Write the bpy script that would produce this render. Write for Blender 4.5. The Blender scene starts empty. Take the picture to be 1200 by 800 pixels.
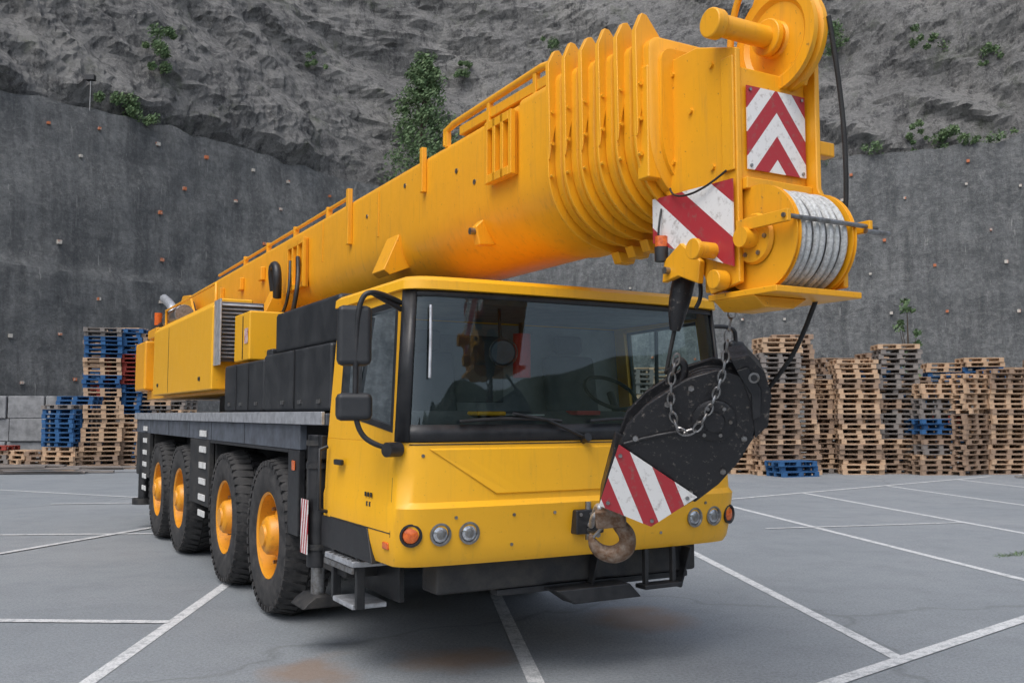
import bpy, bmesh, math, random, bisect
from mathutils import Vector, Matrix, noise
random.seed(7)
S=bpy.context.scene
PI=math.pi
# ------------------------------------------------------------------ materials
def newmat(name):
    m=bpy.data.materials.new(name); m.use_nodes=True
    nt=m.node_tree; return m,nt,nt.nodes['Principled BSDF']
def N(nt,t,**k):
    n=nt.nodes.new(t)
    for a,b in k.items(): setattr(n,a,b)
    return n
def L(nt,a,b): nt.links.new(a,b)
def coords(nt,sc=(1,1,1),kind='Object'):
    tc=N(nt,'ShaderNodeTexCoord'); mp=N(nt,'ShaderNodeMapping'); mp.inputs['Scale'].default_value=sc
    L(nt,tc.outputs[kind],mp.inputs['Vector']); return mp.outputs['Vector']
def noi(nt,vec,scale,detail=5,rough=.6):
    n=N(nt,'ShaderNodeTexNoise'); n.inputs['Scale'].default_value=scale; n.inputs['Detail'].default_value=detail
    n.inputs['Roughness'].default_value=rough; L(nt,vec,n.inputs['Vector']); return n.outputs['Fac']
def ramp(nt,fac,stops):
    r=N(nt,'ShaderNodeValToRGB'); e=r.color_ramp.elements
    while len(e)<len(stops): e.new(.5)
    for el,(p,c) in zip(e,stops):
        el.position=p; el.color=(c[0],c[1],c[2],1) if not isinstance(c,(int,float)) else (c,c,c,1)
    L(nt,fac,r.inputs['Fac']); return r.outputs['Color']
def mixc(nt,fac,a,b,mode='MIX'):
    m=N(nt,'ShaderNodeMix',data_type='RGBA',blend_type=mode)
    for sock,v in ((m.inputs['Factor'],fac),(m.inputs['A'],a),(m.inputs['B'],b)):
        if hasattr(v,'is_linked') or hasattr(v,'links'): L(nt,v,sock)
        elif isinstance(v,(int,float)): sock.default_value=v
        else: sock.default_value=(v[0],v[1],v[2],1)
    return m.outputs['Result']
def math_(nt,op,a,b=None):
    m=N(nt,'ShaderNodeMath',operation=op)
    for i,v in enumerate((a,b)):
        if v is None: continue
        if isinstance(v,(int,float)): m.inputs[i].default_value=v
        else: L(nt,v,m.inputs[i])
    return m.outputs[0]
def bump(nt,bsdf,h,strength=.3,dist=.02):
    b=N(nt,'ShaderNodeBump'); b.inputs['Strength'].default_value=strength; b.inputs['Distance'].default_value=dist
    L(nt,h,b.inputs['Height']); L(nt,b.outputs['Normal'],bsdf.inputs['Normal'])
def mat(name,col,rough=.5,metal=0,coat=0,col2=None,ns=6,lo=.4,hi=.7,bmp=0,bs=60,rv=.1):
    m,nt,b=newmat(name)
    v=coords(nt)
    if col2 is None: col2=tuple(c*.75 for c in col)
    f=noi(nt,v,ns,5,.65)
    L(nt,ramp(nt,f,[(lo,col),(hi,col2)]),b.inputs['Base Color'])
    L(nt,ramp(nt,f,[(.3,max(0,rough-rv)),(.7,min(1,rough+rv))]),b.inputs['Roughness'])
    b.inputs['Metallic'].default_value=metal
    b.inputs['Coat Weight'].default_value=coat; b.inputs['Coat Roughness'].default_value=.12
    if bmp: bump(nt,b,noi(nt,v,bs,3),bmp,.01)
    return m
def paint(name,col,dirt=(.34,.18,.05),amt=1.0):
    m,nt,b=newmat(name)
    v=coords(nt); vs=coords(nt,(7,7,.6))
    f=noi(nt,v,1.5,7,.72); g=noi(nt,vs,2.6,6,.7); h=noi(nt,v,34,4,.65)
    c=mixc(nt,ramp(nt,f,[(.42,0),(.80,.42*amt)]),col,tuple(x*.68 for x in col))
    c=mixc(nt,ramp(nt,g,[(.54,0),(.78,.42*amt)]),c,dirt)
    c=mixc(nt,ramp(nt,h,[(.66,0),(.71,.55*amt)]),c,(.18,.10,.04))
    L(nt,c,b.inputs['Base Color'])
    L(nt,ramp(nt,f,[(.3,.34),(.7,.55)]),b.inputs['Roughness'])
    b.inputs['Coat Weight'].default_value=.12; b.inputs['Coat Roughness'].default_value=.25
    bump(nt,b,noi(nt,v,2.2,1),.06,.02)
    return m
YEL=paint('yellow_paint',(.87,.44,.013),amt=.6)
BOOM=paint('boom_paint',(.85,.385,.011),amt=1.1)
RIM=paint('rim_paint',(.78,.32,.012),(.12,.06,.02),1.4)
BLK=mat('black_satin',(.012,.013,.015),.42,col2=(.03,.03,.032),ns=8,bmp=.1)
BOX=mat('black_polymer',(.016,.018,.021),.5,col2=(.036,.038,.041),ns=3,bmp=.15,bs=150)
CHAS=mat('chassis_dark',(.016,.017,.019),.6,col2=(.05,.047,.043),ns=7,bmp=.3)
GREASE=mat('greasy_gap',(.05,.03,.012),.5,col2=(.14,.07,.015),ns=9)
FEN=mat('fender_grey',(.10,.115,.14),.5,col2=(.055,.06,.07),ns=5)
ALU=mat('aluminium_trim',(.55,.57,.6),.4,.5,col2=(.3,.31,.33),ns=10)
STEEL=mat('steel',(.35,.35,.35),.35,.9,col2=(.15,.13,.11),ns=20)
ROPE=mat('wire_rope',(.60,.61,.60),.45,.2,col2=(.34,.34,.33),ns=60,bmp=.5,bs=200)
ROPED=mat('dark_wire_rope',(.02,.02,.02),.6,.2,bmp=.5,bs=200)
RUBT=mat('tyre_rubber',(.022,.022,.023),.8,col2=(.065,.062,.06),ns=9,bmp=.4,bs=40)
RUST=mat('rusty_steel',(.14,.075,.04),.6,.4,col2=(.30,.24,.19),ns=22,bmp=.5)
WHT=mat('white_paint',(.75,.75,.73),.5,col2=(.5,.5,.48),ns=9)
ORA=mat('orange_lens',(.75,.16,.03),.12,col2=(.45,.08,.02),ns=40)
LENS=mat('clear_lens',(.6,.62,.65),.06,.7,col2=(.25,.26,.28),ns=40)
REDM=mat('red_paint',(.55,.03,.03),.4)
SEAT=mat('seat_fabric',(.07,.075,.085),.9,bmp=.2)
INT=mat('cab_trim',(.26,.27,.275),.7,col2=(.2,.21,.215))
DASH=mat('dashboard_trim',(.12,.125,.13),.6)
def hookblack():
    m,nt,b=newmat('chipped_black_paint'); v=coords(nt)
    c=ramp(nt,noi(nt,v,30,6,.78),[(.58,(.013,.013,.015)),(.64,(.10,.09,.08)),(.8,(.26,.22,.18))])
    L(nt,c,b.inputs['Base Color']); L(nt,ramp(nt,noi(nt,v,12,4),[(.3,.3),(.7,.6)]),b.inputs['Roughness'])
    bump(nt,b,noi(nt,v,30,4),.45,.01); return m
HBK=hookblack()
def stripes(name,mode,n):
    m,nt,b=newmat(name)
    uv=N(nt,'ShaderNodeTexCoord').outputs['UV']; sp=N(nt,'ShaderNodeSeparateXYZ'); L(nt,uv,sp.inputs[0])
    u,v=sp.outputs[0],sp.outputs[1]
    if mode=='chev': u=math_(nt,'ABSOLUTE',math_(nt,'SUBTRACT',u,.5)); t=math_(nt,'ADD',math_(nt,'ADD',math_(nt,'MULTIPLY',u,1.15),v),.12)
    elif mode=='up': t=math_(nt,'ADD',math_(nt,'ADD',math_(nt,'MULTIPLY',u,1.0),math_(nt,'MULTIPLY',v,.9)),.1)
    else: t=math_(nt,'ADD',math_(nt,'MULTIPLY',u,1.0),math_(nt,'MULTIPLY',v,.45))
    fr=math_(nt,'FRACT',math_(nt,'MULTIPLY',t,n)); k=math_(nt,'GREATER_THAN',fr,.5)
    d=noi(nt,coords(nt),25,6,.7)
    c=mixc(nt,k,(.76,.75,.73),(.40,.03,.04))
    c=mixc(nt,ramp(nt,d,[(.54,0),(.72,.65)]),c,(.2,.15,.12))
    L(nt,c,b.inputs['Base Color']); b.inputs['Roughness'].default_value=.45
    return m
CHEV=stripes('chevron_warning','chev',1.75); DIAG=stripes('diagonal_warning','up',1.45); DIAG2=stripes('diagonal_warning_b','dn',3.0)
def glass(name,tint,al):
    m,nt,b=newmat(name)
    out=nt.nodes['Material Output']
    tr=N(nt,'ShaderNodeBsdfTransparent'); tr.inputs[0].default_value=(*tint,1)
    gl=N(nt,'ShaderNodeBsdfGlossy'); gl.inputs['Roughness'].default_value=.02; gl.inputs[0].default_value=(.85,.95,1,1)
    fr=N(nt,'ShaderNodeFresnel'); fr.inputs[0].default_value=1.52
    k=math_(nt,'MULTIPLY',fr.outputs[0],al); mx=N(nt,'ShaderNodeMixShader')
    L(nt,k,mx.inputs[0]); L(nt,tr.outputs[0],mx.inputs[1]); L(nt,gl.outputs[0],mx.inputs[2]); L(nt,mx.outputs[0],out.inputs[0])
    return m
GLASS=glass('tinted_glass',(.74,.84,.84),1.35)
# ------------------------------------------------------------------ mesh helpers
PAR=None
def obj(name,verts,faces,m,bev=0,smooth=False,parent='P',mats=None,mi=None,solid=0):
    me=bpy.data.meshes.new(name); me.from_pydata([tuple(v) for v in verts],[],faces); me.update()
    bm=bmesh.new(); bm.from_mesh(me); bmesh.ops.recalc_face_normals(bm,faces=bm.faces); bm.to_mesh(me); bm.free()
    o=bpy.data.objects.new(name,me); S.collection.objects.link(o)
    if mats:
        for x in mats: me.materials.append(x)
        if mi: me.polygons.foreach_set('material_index',mi)
    else: me.materials.append(m)
    if smooth or bev:
        me.shade_smooth(); me.set_sharp_from_angle(angle=math.radians(38))
    if bev:
        b=o.modifiers.new('bevel','BEVEL'); b.width=bev; b.segments=2; b.limit_method='ANGLE'; b.angle_limit=math.radians(38); b.harden_normals=True
    if solid:
        s=o.modifiers.new('solid','SOLIDIFY'); s.thickness=solid; s.offset=0
    if parent=='P': o.parent=PAR
    elif parent: o.parent=parent
    return o
BF=[(0,1,2,3),(4,7,6,5),(0,4,5,1),(1,5,6,2),(2,6,7,3),(3,7,4,0)]
def bverts(x0,x1,y0,y1,z0,z1): return [(x0,y0,z0),(x1,y0,z0),(x1,y1,z0),(x0,y1,z0),(x0,y0,z1),(x1,y0,z1),(x1,y1,z1),(x0,y1,z1)]
def box(n,x0,x1,y0,y1,z0,z1,m,bev=.008): return obj(n,bverts(min(x0,x1),max(x0,x1),y0,y1,z0,z1),BF,m,bev)
def obox(n,c,s,rot,m,bev=.006):
    R=Matrix.Rotation(rot[2],3,'Z')@Matrix.Rotation(rot[1],3,'Y')@Matrix.Rotation(rot[0],3,'X')
    return obj(n,[Vector(c)+R@Vector(v) for v in bverts(-s[0]/2,s[0]/2,-s[1]/2,s[1]/2,-s[2]/2,s[2]/2)],BF,m,bev)
def mp(axis,p,t):
    return (t,p[0],p[1]) if axis=='x' else ((p[0],t,p[1]) if axis=='y' else (p[0],p[1],t))
def prism(n,pts,axis,a,b,m,bev=.006,smooth=False):
    k=len(pts); v=[mp(axis,p,a) for p in pts]+[mp(axis,p,b) for p in pts]
    f=[tuple(range(k)),tuple(range(2*k-1,k-1,-1))]+[(i,(i+1)%k,k+(i+1)%k,k+i) for i in range(k)]
    return obj(n,v,f,m,bev,smooth)
def ring(n,outer,inner,axis,a,b,m,fn=None,bev=.004):
    k=len(outer); v=[mp(axis,p,a) for p in outer]+[mp(axis,p,a) for p in inner]+[mp(axis,p,b) for p in outer]+[mp(axis,p,b) for p in inner]
    if fn: v=[fn(q) for q in v]
    f=[]
    for i in range(k):
        j=(i+1)%k
        f+=[(i,j,k+j,k+i),(2*k+i,3*k+i,3*k+j,2*k+j),(i,2*k+i,2*k+j,j),(k+i,k+j,3*k+j,3*k+i)]
    return obj(n,v,f,m,bev)
def basis(d):
    d=Vector(d).normalized(); u=d.orthogonal().normalized(); return u,d.cross(u)
def cyl(n,p0,p1,r0,m,r1=None,seg=24,bev=0,parent='P'):
    r1=r0 if r1 is None else r1; p0=Vector(p0);p1=Vector(p1);u,w=basis(p1-p0)
    v=[p0+r0*(math.cos(2*PI*i/seg)*u+math.sin(2*PI*i/seg)*w) for i in range(seg)]+[p1+r1*(math.cos(2*PI*i/seg)*u+math.sin(2*PI*i/seg)*w) for i in range(seg)]
    f=[tuple(range(seg)),tuple(range(seg,2*seg))]+[(i,(i+1)%seg,seg+(i+1)%seg,seg+i) for i in range(seg)]
    return obj(n,v,f,m,bev,True,parent)
def rev(n,prof,c,ax,m,seg=48,parent='P'):
    c=Vector(c); ax=Vector(ax).normalized(); u,w=basis(ax); v=[];f=[];k=len(prof)
    for i in range(seg):
        a=2*PI*i/seg; e=math.cos(a)*u+math.sin(a)*w
        for t,r in prof: v.append(c+ax*t+e*r)
    for i in range(seg):
        j=(i+1)%seg
        for q in range(k-1): f.append((i*k+q,i*k+q+1,j*k+q+1,j*k+q))
    return obj(n,v,f,m,0,True,parent)
def loft(n,rings,m,caps=True,smooth=True,bev=0):
    k=len(rings[0]); v=[p for r in rings for p in r]; f=[]
    for a in range(len(rings)-1):
        for i in range(k): j=(i+1)%k; f.append((a*k+i,a*k+j,(a+1)*k+j,(a+1)*k+i))
    if caps: f+= [tuple(range(k)),tuple(range((len(rings)-1)*k,len(rings)*k))]
    return obj(n,v,f,m,bev,smooth)
def tube(n,pts,r,m,smooth=True,parent='P'):
    cu=bpy.data.curves.new(n,'CURVE'); cu.dimensions='3D'; cu.bevel_depth=r if not isinstance(r,(list,tuple)) else 1; cu.bevel_resolution=3; cu.resolution_u=8
    sp=cu.splines.new('NURBS' if smooth and len(pts)>2 else 'POLY'); sp.points.add(len(pts)-1)
    for i,p in enumerate(pts):
        sp.points[i].co=(*p,1)
        if isinstance(r,(list,tuple)): sp.points[i].radius=r[i]
    if sp.type=='NURBS': sp.order_u=3; sp.use_endpoint_u=True
    cu.use_fill_caps=True; cu.materials.append(m)
    o=bpy.data.objects.new(n,cu); S.collection.objects.link(o); o.parent=PAR if parent=='P' else parent
    return o
def plate(n,q,m,solid=.004,uvs=((0,0),(1,0),(1,1),(0,1))):
    me=bpy.data.meshes.new(n); me.from_pydata([tuple(p) for p in q],[],[tuple(range(len(q)))]); uv=me.uv_layers.new()
    for i,c in enumerate(uvs): uv.data[i].uv=c
    me.materials.append(m); o=bpy.data.objects.new(n,me); S.collection.objects.link(o); o.parent=PAR
    s=o.modifiers.new('solid','SOLIDIFY'); s.thickness=solid; s.offset=0
    return o
def empty(n,loc=(0,0,0),rz=0):
    e=bpy.data.objects.new(n,None); e.location=loc; e.rotation_euler=(0,0,rz); S.collection.objects.link(e); return e
# ================================================================== CRANE
crane=empty('mobile_crane',(.498,6.40,0),math.radians(29.5)); PAR=crane
def lerpT(T,z):
    for (a,b),(c,d) in zip(T,T[1:]):
        if z<=c: return b+(d-b)*max(0,(z-a))/(c-a)
    return T[-1][1]
def hw(z): return lerpT([(.80,1.33),(.9,1.355),(1.18,1.36),(1.215,1.35),(1.58,1.335),(2.62,1.255)],z)
def fy(z): return lerpT([(.80,.06),(.86,.02),(1.18,-.035),(1.215,-.005),(1.58,.01),(2.62,.08)],z)
US=[0,.2,.4,.6,.75,.85,.90,.93,.955,.975,.99,1.0]
def fcurve(a): return -.06+.05*a*a+.02*a**6+.09*a**26
def plan(z,off=0,u0=-1,u1=1):
    us=[-u for u in US[::-1]]+US[1:]
    r=[]
    for u in us:
        if u<u0-1e-6 or u>u1+1e-6: continue
        r.append((u*(hw(z)+off),fy(z)+fcurve(abs(u))-off,z))
    return r
def cabring(z,off=0,yb=1.42): return [( -hw(z)-off,yb,z)]+plan(z,off)+[(hw(z)+off,yb,z)]
loft('cab_lower_body',[cabring(z) for z in (.82,.86,.95,1.18,1.215,1.4,1.58)],YEL,True,True)
loft('cab_roof',[cabring(2.54,.0),cabring(2.545,.03),cabring(2.60,.03),cabring(2.63,-.01),cabring(2.645,-.12,1.36)],YEL,True,True)
def band(n,zs,u0,u1,off,m,solid=.006):
    rows=[plan(z,off,u0,u1) for z in zs]; k=len(rows[0]); v=[p for r in rows for p in r]
    f=[(a*k+i,a*k+i+1,(a+1)*k+i+1,(a+1)*k+i) for a in range(len(rows)-1) for i in range(k-1)]
    return obj(n,v,f,m,0,True,solid=solid)
band('windscreen',(1.60,2.0,2.53),-.976,.976,-.004,GLASS,0)
band('windscreen_lower_frit',(1.585,1.69),-.976,.976,.003,BLK)
band('windscreen_upper_frit',(2.50,2.54),-.976,.976,.003,BLK)
band('windscreen_pillar_a',(1.585,2.54),-1,-.95,.004,BLK,.03)
band('windscreen_pillar_b',(1.585,2.54),.95,1,.004,BLK,.03)
band('front_panel_gap',(1.565,1.572),-.97,.97,.0015,BLK,.003)
def fr(x,z,off):
    return (x,fy(z)+fcurve(min(1,abs(x)/hw(z)))-off,z)
pv=[];pf=[]
cols=14
for r,(z,w0,off) in enumerate([(1.545,1.16,0.0),(1.535,1.15,.010),(1.26,.72,.012),(1.25,.71,.0)]):
    for i in range(cols+1):
        x=-w0+2*w0*i/cols; pv.append(fr(x,z,off))
for r in range(3):
    for i in range(cols): pf.append((r*(cols+1)+i,r*(cols+1)+i+1,(r+1)*(cols+1)+i+1,(r+1)*(cols+1)+i))
obj('front_panel',pv,pf,YEL,0,False)
for sgn,nm in ((-1,'door_left'),(1,'door_right')):
    fn=lambda q,s=sgn:(s*(hw(q[2])-q[0]),q[1]+(fy(q[2])-.01)*(1 if q[1]<.3 else 0),q[2])
    out=[(.10,1.58),(1.42,1.58),(1.42,2.54),(.10,2.54)]; inn=[(.19,1.66),(1.18,1.78),(1.20,2.45),(.21,2.47)]
    ring(nm+'_frame',out,inn,'x',0.0,.06,YEL,fn)
    ring(nm+'_seal',[(.17,1.64),(1.20,1.76),(1.22,2.47),(.19,2.49)],[(.21,1.685),(1.16,1.80),(1.18,2.43),(.23,2.445)],'x',-.004,.03,BLK,fn,.002)
    obj(nm+'_window',[fn((.02,p[0],p[1])) for p in inn],[(0,1,2,3)],GLASS)
    box(nm+'_window_divider',sgn*1.295-.012,sgn*1.295+.012,.85,.875,1.75,2.44,BLK,.003)
    for (ya,yb,za,zb) in ((.135,.141,1.0,1.66),(1.26,1.266,1.0,2.5),(.135,1.266,1.02,1.026),):
        obj(nm+'_gap',[(sgn*(hw(z)+o),y,z) for o in (-.01,.0025) for (y,z) in ((ya,za),(yb,za),(yb,zb),(ya,zb))],BF,BLK)
    x=sgn*1.36
    box(nm+'_handle',x,x+sgn*.03,.98,1.13,1.40,1.44,BLK,.01)
    tube(nm+'_grab_rail',[(x,1.34,1.05),(x+sgn*.06,1.34,1.07),(x+sgn*.06,1.34,1.5),(x,1.34,1.52)],.014,BLK,False)
    prism('cab_sill',[(.42,.80),(1.44,.80),(1.44,1.02),(.52,1.02)],'x',sgn*1.30,sgn*1.368,BLK,.008)
    for q,(y,z) in enumerate(((.45,1.22),(.5,1.22),(.55,1.22),(.47,1.16),(.52,1.16))): box('door_decal',sgn*1.357,sgn*1.3615,y,y+.025,z,z+.03,BLK,0)
ring('rear_wall',[(-1.32,1.58),(1.32,1.58),(1.26,2.54),(-1.26,2.54)],[(-.9,1.8),(.2,1.8),(.2,2.4),(-.9,2.4)],'y',1.36,1.42,YEL)
box('rear_wall_trim',-1.27,1.27,1.335,1.358,1.60,2.48,INT)
box('rear_window_pane',-.8,.1,1.325,1.334,1.85,2.38,DASH,.02)
box('roof_lining',-1.22,1.22,.25,1.33,2.49,2.535,INT)
prism('dashboard',[(.10,1.585),(.55,1.585),(.55,1.70),(.42,1.78),(.12,1.68)],'x',-1.2,1.2,DASH,.02)
for x in (-.65,.65):
    box('seat_cushion',x-.26,x+.26,.7,1.15,1.62,1.78,SEAT,.05)
    prism('seat_back',[(1.08,1.7),(1.20,1.7),(1.28,2.22),(1.18,2.24)],'x',x-.24,x+.24,SEAT,.04)
    box('head_rest',x-.13,x+.13,1.18,1.27,2.25,2.40,SEAT,.03)
rev('steering_wheel',[(.015*math.cos(a),.21+.015*math.sin(a)) for a in [i*PI/4 for i in range(9)]],(.65,.62,1.92),(0,-.6,.8),BLK)
cyl('steering_column',(.65,.5,1.7),(.65,.62,1.92),.03,BLK)
rev('cab_fan',[(-.02,.0),(-.02,.08),(0,.095),(.02,.08),(.02,0)],(-.45,.35,2.18),(-.3,-1,0),FEN)
rev('cab_fan_cage',[(.03+.004*math.cos(a),.098+.004*math.sin(a)) for a in [i*PI/3 for i in range(7)]],(-.45,.35,2.18),(-.3,-1,0),STEEL)
cyl('cab_fan_arm',(-.45,.38,2.25),(-.45,.4,2.5),.012,BLK)
cyl('fire_extinguisher',(-.15,.6,2.02),(-.15,.6,2.34),.065,REDM); cyl('extinguisher_neck',(-.15,.6,2.34),(-.15,.6,2.42),.025,BLK)
box('work_gloves',-.72,-.50,.2,.36,1.745,1.775,YEL,.012); box('clipboard',-.45,-.2,.2,.36,1.745,1.755,WHT,.002); box('notebook',.1,.3,.25,.4,1.75,1.78,REDM,.002)
for x in (-.35,.62):
    tube('wiper_arm',[(x+.30,-.085,1.60),(x-.0,-.072,1.72),(x-.25,-.06,1.76)],.010,BLK,False)
    tube('wiper_blade',[fr(x-.62,1.71,.022),fr(x-.2,1.745,.022),fr(x+.12,1.71,.022)],.011,BLK)
    cyl('wiper_pivot',(x+.30,-.04,1.585),(x+.30,-.11,1.605),.028,BLK)
for s in (-1,1):
    for i,x in enumerate((1.275,1.095,.905)):
        p=Vector(fr(s*x,1.02,0)); nrm=Vector((s*(.30 if i==0 else .05),-1,0)).normalized()
        rev('lamp_bezel',[(-.02,.064),(.012,.070),(.014,.057),(.0,.05)],p,nrm,BLK if i==0 else STEEL)
        rev('lamp_lens',[(-.01,.054),(.006,.047),(.014,.027),(.017,0)],p,nrm,ORA if i==0 else LENS)
        if i:
            rev('lamp_bowl',[(.0185,.0),(.0195,.018),(.014,.03)],p,nrm,STEEL)
    box('side_marker',s*1.355-.012,s*1.355+.015,.16,.25,.92,.965,ORA)
    for x,z in ((1.0,1.12),(.6,1.12),(.6,.93),(.3,1.12),(1.2,1.5)):
        p=Vector(fr(s*x,z,0)); cyl('front_bolt',p,p+Vector((0,-.006,0)),.011,STEEL,seg=8)
box('tow_coupling',-.16,.06,-.13,-.02,.97,1.13,BLK,.012); cyl('coupling_pin',(-.05,-.10,.93),(-.05,-.10,1.18),.02,STEEL)
for k in range(3): cyl('coupling_bolt',(-.13+.08*k,-.14,1.10),(-.13+.08*k,-.125,1.10),.012,STEEL,seg=8)
# mirrors
cyl('mirror_bracket',(-1.28,.18,2.42),(-1.5,.10,2.50),.018,BLK)
tube('mirror_arm',[(-1.28,.18,2.46),(-1.50,.06,2.52),(-1.60,.10,2.46),(-1.60,.12,2.0),(-1.60,.12,1.66),(-1.46,.08,1.55),(-1.33,.06,1.54)],.017,BLK)
obox('mirror_main',(-1.60,.15,2.235),(.21,.10,.37),(0,0,-.25),BOX,.035)
obox('mirror_main_glass',(-1.585,.205,2.235),(.17,.006,.32),(0,0,-.25),LENS,.01)
obox('mirror_wide',(-1.60,.14,1.80),(.22,.11,.17),(0,0,-.25),BOX,.035)
cyl('mirror_foot',(-1.33,.07,1.54),(-1.43,.03,1.54),.045,BLK)
tube('mirror_arm_right',[(1.24,.25,2.42),(1.50,.15,2.46),(1.56,.2,2.3),(1.56,.2,1.9)],.017,BLK)
obox('mirror_main_right',(1.56,.22,2.15),(.2,.1,.36),(0,0,.25),BOX,.035)
tube('grab_rod',[fr(-1.14,2.44,.03),fr(-1.15,2.2,.035),fr(-1.16,1.98,.03)],.010,ALU,False)
# behind cab : black lockers
box('locker_front',-1.30,-.55,1.50,3.40,1.78,2.30,BOX,.03)
box('locker_front_upper',-1.24,-.55,1.50,3.25,2.305,2.68,BOX,.04)
box('locker_step',-1.26,-.6,3.3,3.48,2.25,2.36,BOX,.02)
box('locker_rear',-1.30,-.6,3.43,5.0,1.78,2.27,BOX,.03)
box('locker_rib',-1.312,-1.30,2.4,2.42,1.8,2.29,BLK,.002)
for y in (3.95,4.45): box('locker_rib',-1.308,-1.30,y,y+.02,1.8,2.25,BLK,.002)
for y in (1.7,2.2,2.7,3.6,4.2,4.7): box('locker_latch',-1.315,-1.30,y,y+.08,1.84,1.87,STEEL,.002)
box('engine_deck',-.5,1.3,1.5,5,1.78,2.25,BOX,.03)
# chassis
box('deck_plate',-1.34,1.34,1.46,11.1,1.67,1.76,FEN,.01)
box('deck_edge_trim',-1.375,-1.345,1.46,11.1,1.675,1.775,ALU,.006); box('deck_edge_trim_r',1.345,1.375,1.46,11.1,1.675,1.775,ALU,.006)
box('chassis_frame',-.8,.8,.5,11,.85,1.665,CHAS,.01)
box('chassis_rails_low',-.45,.45,.3,10.8,.62,.848,CHAS,.01)
for s in (-1,1):
    a,b=(s*1.34,s*1.28); x0,x1=min(a,b),max(a,b)
    box('fender_side',x0,x1,2.1,11.05,1.47,1.672,FEN,.006)
    for y in (3.9,5.4,6.65,8.1,9.65): box('fender_gap',s*1.339,s*1.3425,y,y+.012,1.475,1.67,BLK,0)
    box('fender_front_drop',x0,x1,2.12,2.42,.78,1.468,BLK,.01)
    box('fender_inner_lip',x0,x1,2.42,5.45,1.44,1.468,BLK,.004)
    box('side_panel_mid',x0,x1,5.50,6.58,.72,1.468,CHAS,.01)
    box('side_panel_rear',x0,x1,9.72,11.0,.8,1.468,CHAS,.01)
    box('mid_locker',s*1.27,s*.81,5.5,6.58,.7,1.66,CHAS,.01)
    box('rear_locker',s*1.27,s*.81,9.72,11.0,.8,1.66,CHAS,.01)
    for y0 in (5.62,9.9):
        for k in range(6):
            z=.6+.18*k
            box('ladder_rung',s*1.36,s*1.345,y0,y0+.34,z,z+.07,WHT,.004)
    box('outrigger_housing',s*.8,s*1.33,1.55,1.95,1.0,1.40,CHAS,.015)
    cyl('outrigger_jack',(s*1.33,1.62,.62),(s*1.33,1.62,1.60),.085,BLK,bev=.006)
    for z in (.75,1.35,1.52): cyl('jack_collar',(s*1.33,1.62,z),(s*1.33,1.62,z+.04),.10,CHAS)
    cyl('outrigger_jack_rod',(s*1.33,1.62,.40),(s*1.33,1.62,.62),.05,STEEL)
    prism('outrigger_foot',[(s*1.33-.16,.34),(s*1.33+.16,.34),(s*1.33+.12,.38),(s*1.33+.06,.42),(s*1.33-.06,.42),(s*1.33-.12,.38)],'y',1.46,1.78,CHAS,.008)
    cyl('outrigger_jack_r',(s*1.3,10.4,.45),(s*1.3,10.4,1.45),.085,BLK); cyl('outrigger_foot_r',(s*1.3,10.4,.36),(s*1.3,10.4,.45),.17,CHAS)
    # steps
    box('step_upper',s*1.40,s*1.05,.68,1.26,.74,.78,ALU,.008)
    box('step_upper_lip',s*1.405,s*1.385,.68,1.26,.70,.739,STEEL,.004)
    box('step_lower',s*1.37,s*1.12,.76,1.16,.45,.485,ALU,.008)
    box('step_side_a',s*1.36,s*1.30,.70,.745,.46,.82,BLK,.006); box('step_side_b',s*1.36,s*1.30,1.18,1.23,.46,.82,BLK,.006)
    box('step_back',s*1.1,s*1.06,.6,1.4,.5,.83,BLK,.006)
    for k in range(6): box('step_grip',s*1.39,s*1.06,.71+.09*k,.735+.09*k,.78,.787,STEEL,0)
    for k in range(3): cyl('hydraulic_hose',(s*1.2,1.46,.62+.2*k),(s*1.2,2.1,.7+.2*k),.03,BLK)
    box('toolbox',s*1.28,s*.9,1.96,2.1,.75,1.6,BLK,.01)
    for k in range(4): tube('brake_hose',[(s*1.25,1.15+.05*k,1.0),(s*(1.31-.03*k),1.35,.72-.05*k),(s*1.24,1.5,.62),(s*1.2,1.8,.9+.06*k)],.014,BLK)
    for k in range(3): box('bracket_plate',s*1.33,s*1.31,1.46+.17*k,1.52+.17*k,.72,.98,CHAS,.004)
box('reflector',-1.352,-1.342,2.2,2.28,1.30,1.38,ORA)
plate('outrigger_warning_plate',[(-1.435,1.55,.72),(-1.435,1.72,.72),(-1.435,1.72,1.12),(-1.435,1.55,1.12)],DIAG2)
box('valve_block',-1.37,-1.2,1.46,1.56,1.42,1.60,BLK,.01)
box('valve_block_b',-1.33,-1.05,1.0,1.5,.62,.80,CHAS,.01)
box('front_crossbeam',-1.05,1.05,.12,.35,.62,.82,CHAS,.02)
box('underrun_bar',-.6,1.0,.15,.25,.57,.615,BLK,.01)
prism('tow_wedge',[(-.25,.60),(.35,.60),(.45,.50),(-.1,.50)],'y',-.02,.15,BLK,.01)
for x in (.48,.72): box('front_step_bracket',x,x+.03,-.02,.02,.57,.82,BLK,.005)
box('front_step_tread',.45,.78,-.06,.06,.55,.58,BLK,.006)
for x in (.1,.9): prism('lower_bracket',[(.0,.8),(.1,.8),(.2,.5),(.12,.5)],'x',x,x+.02,BLK,.004)
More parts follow.
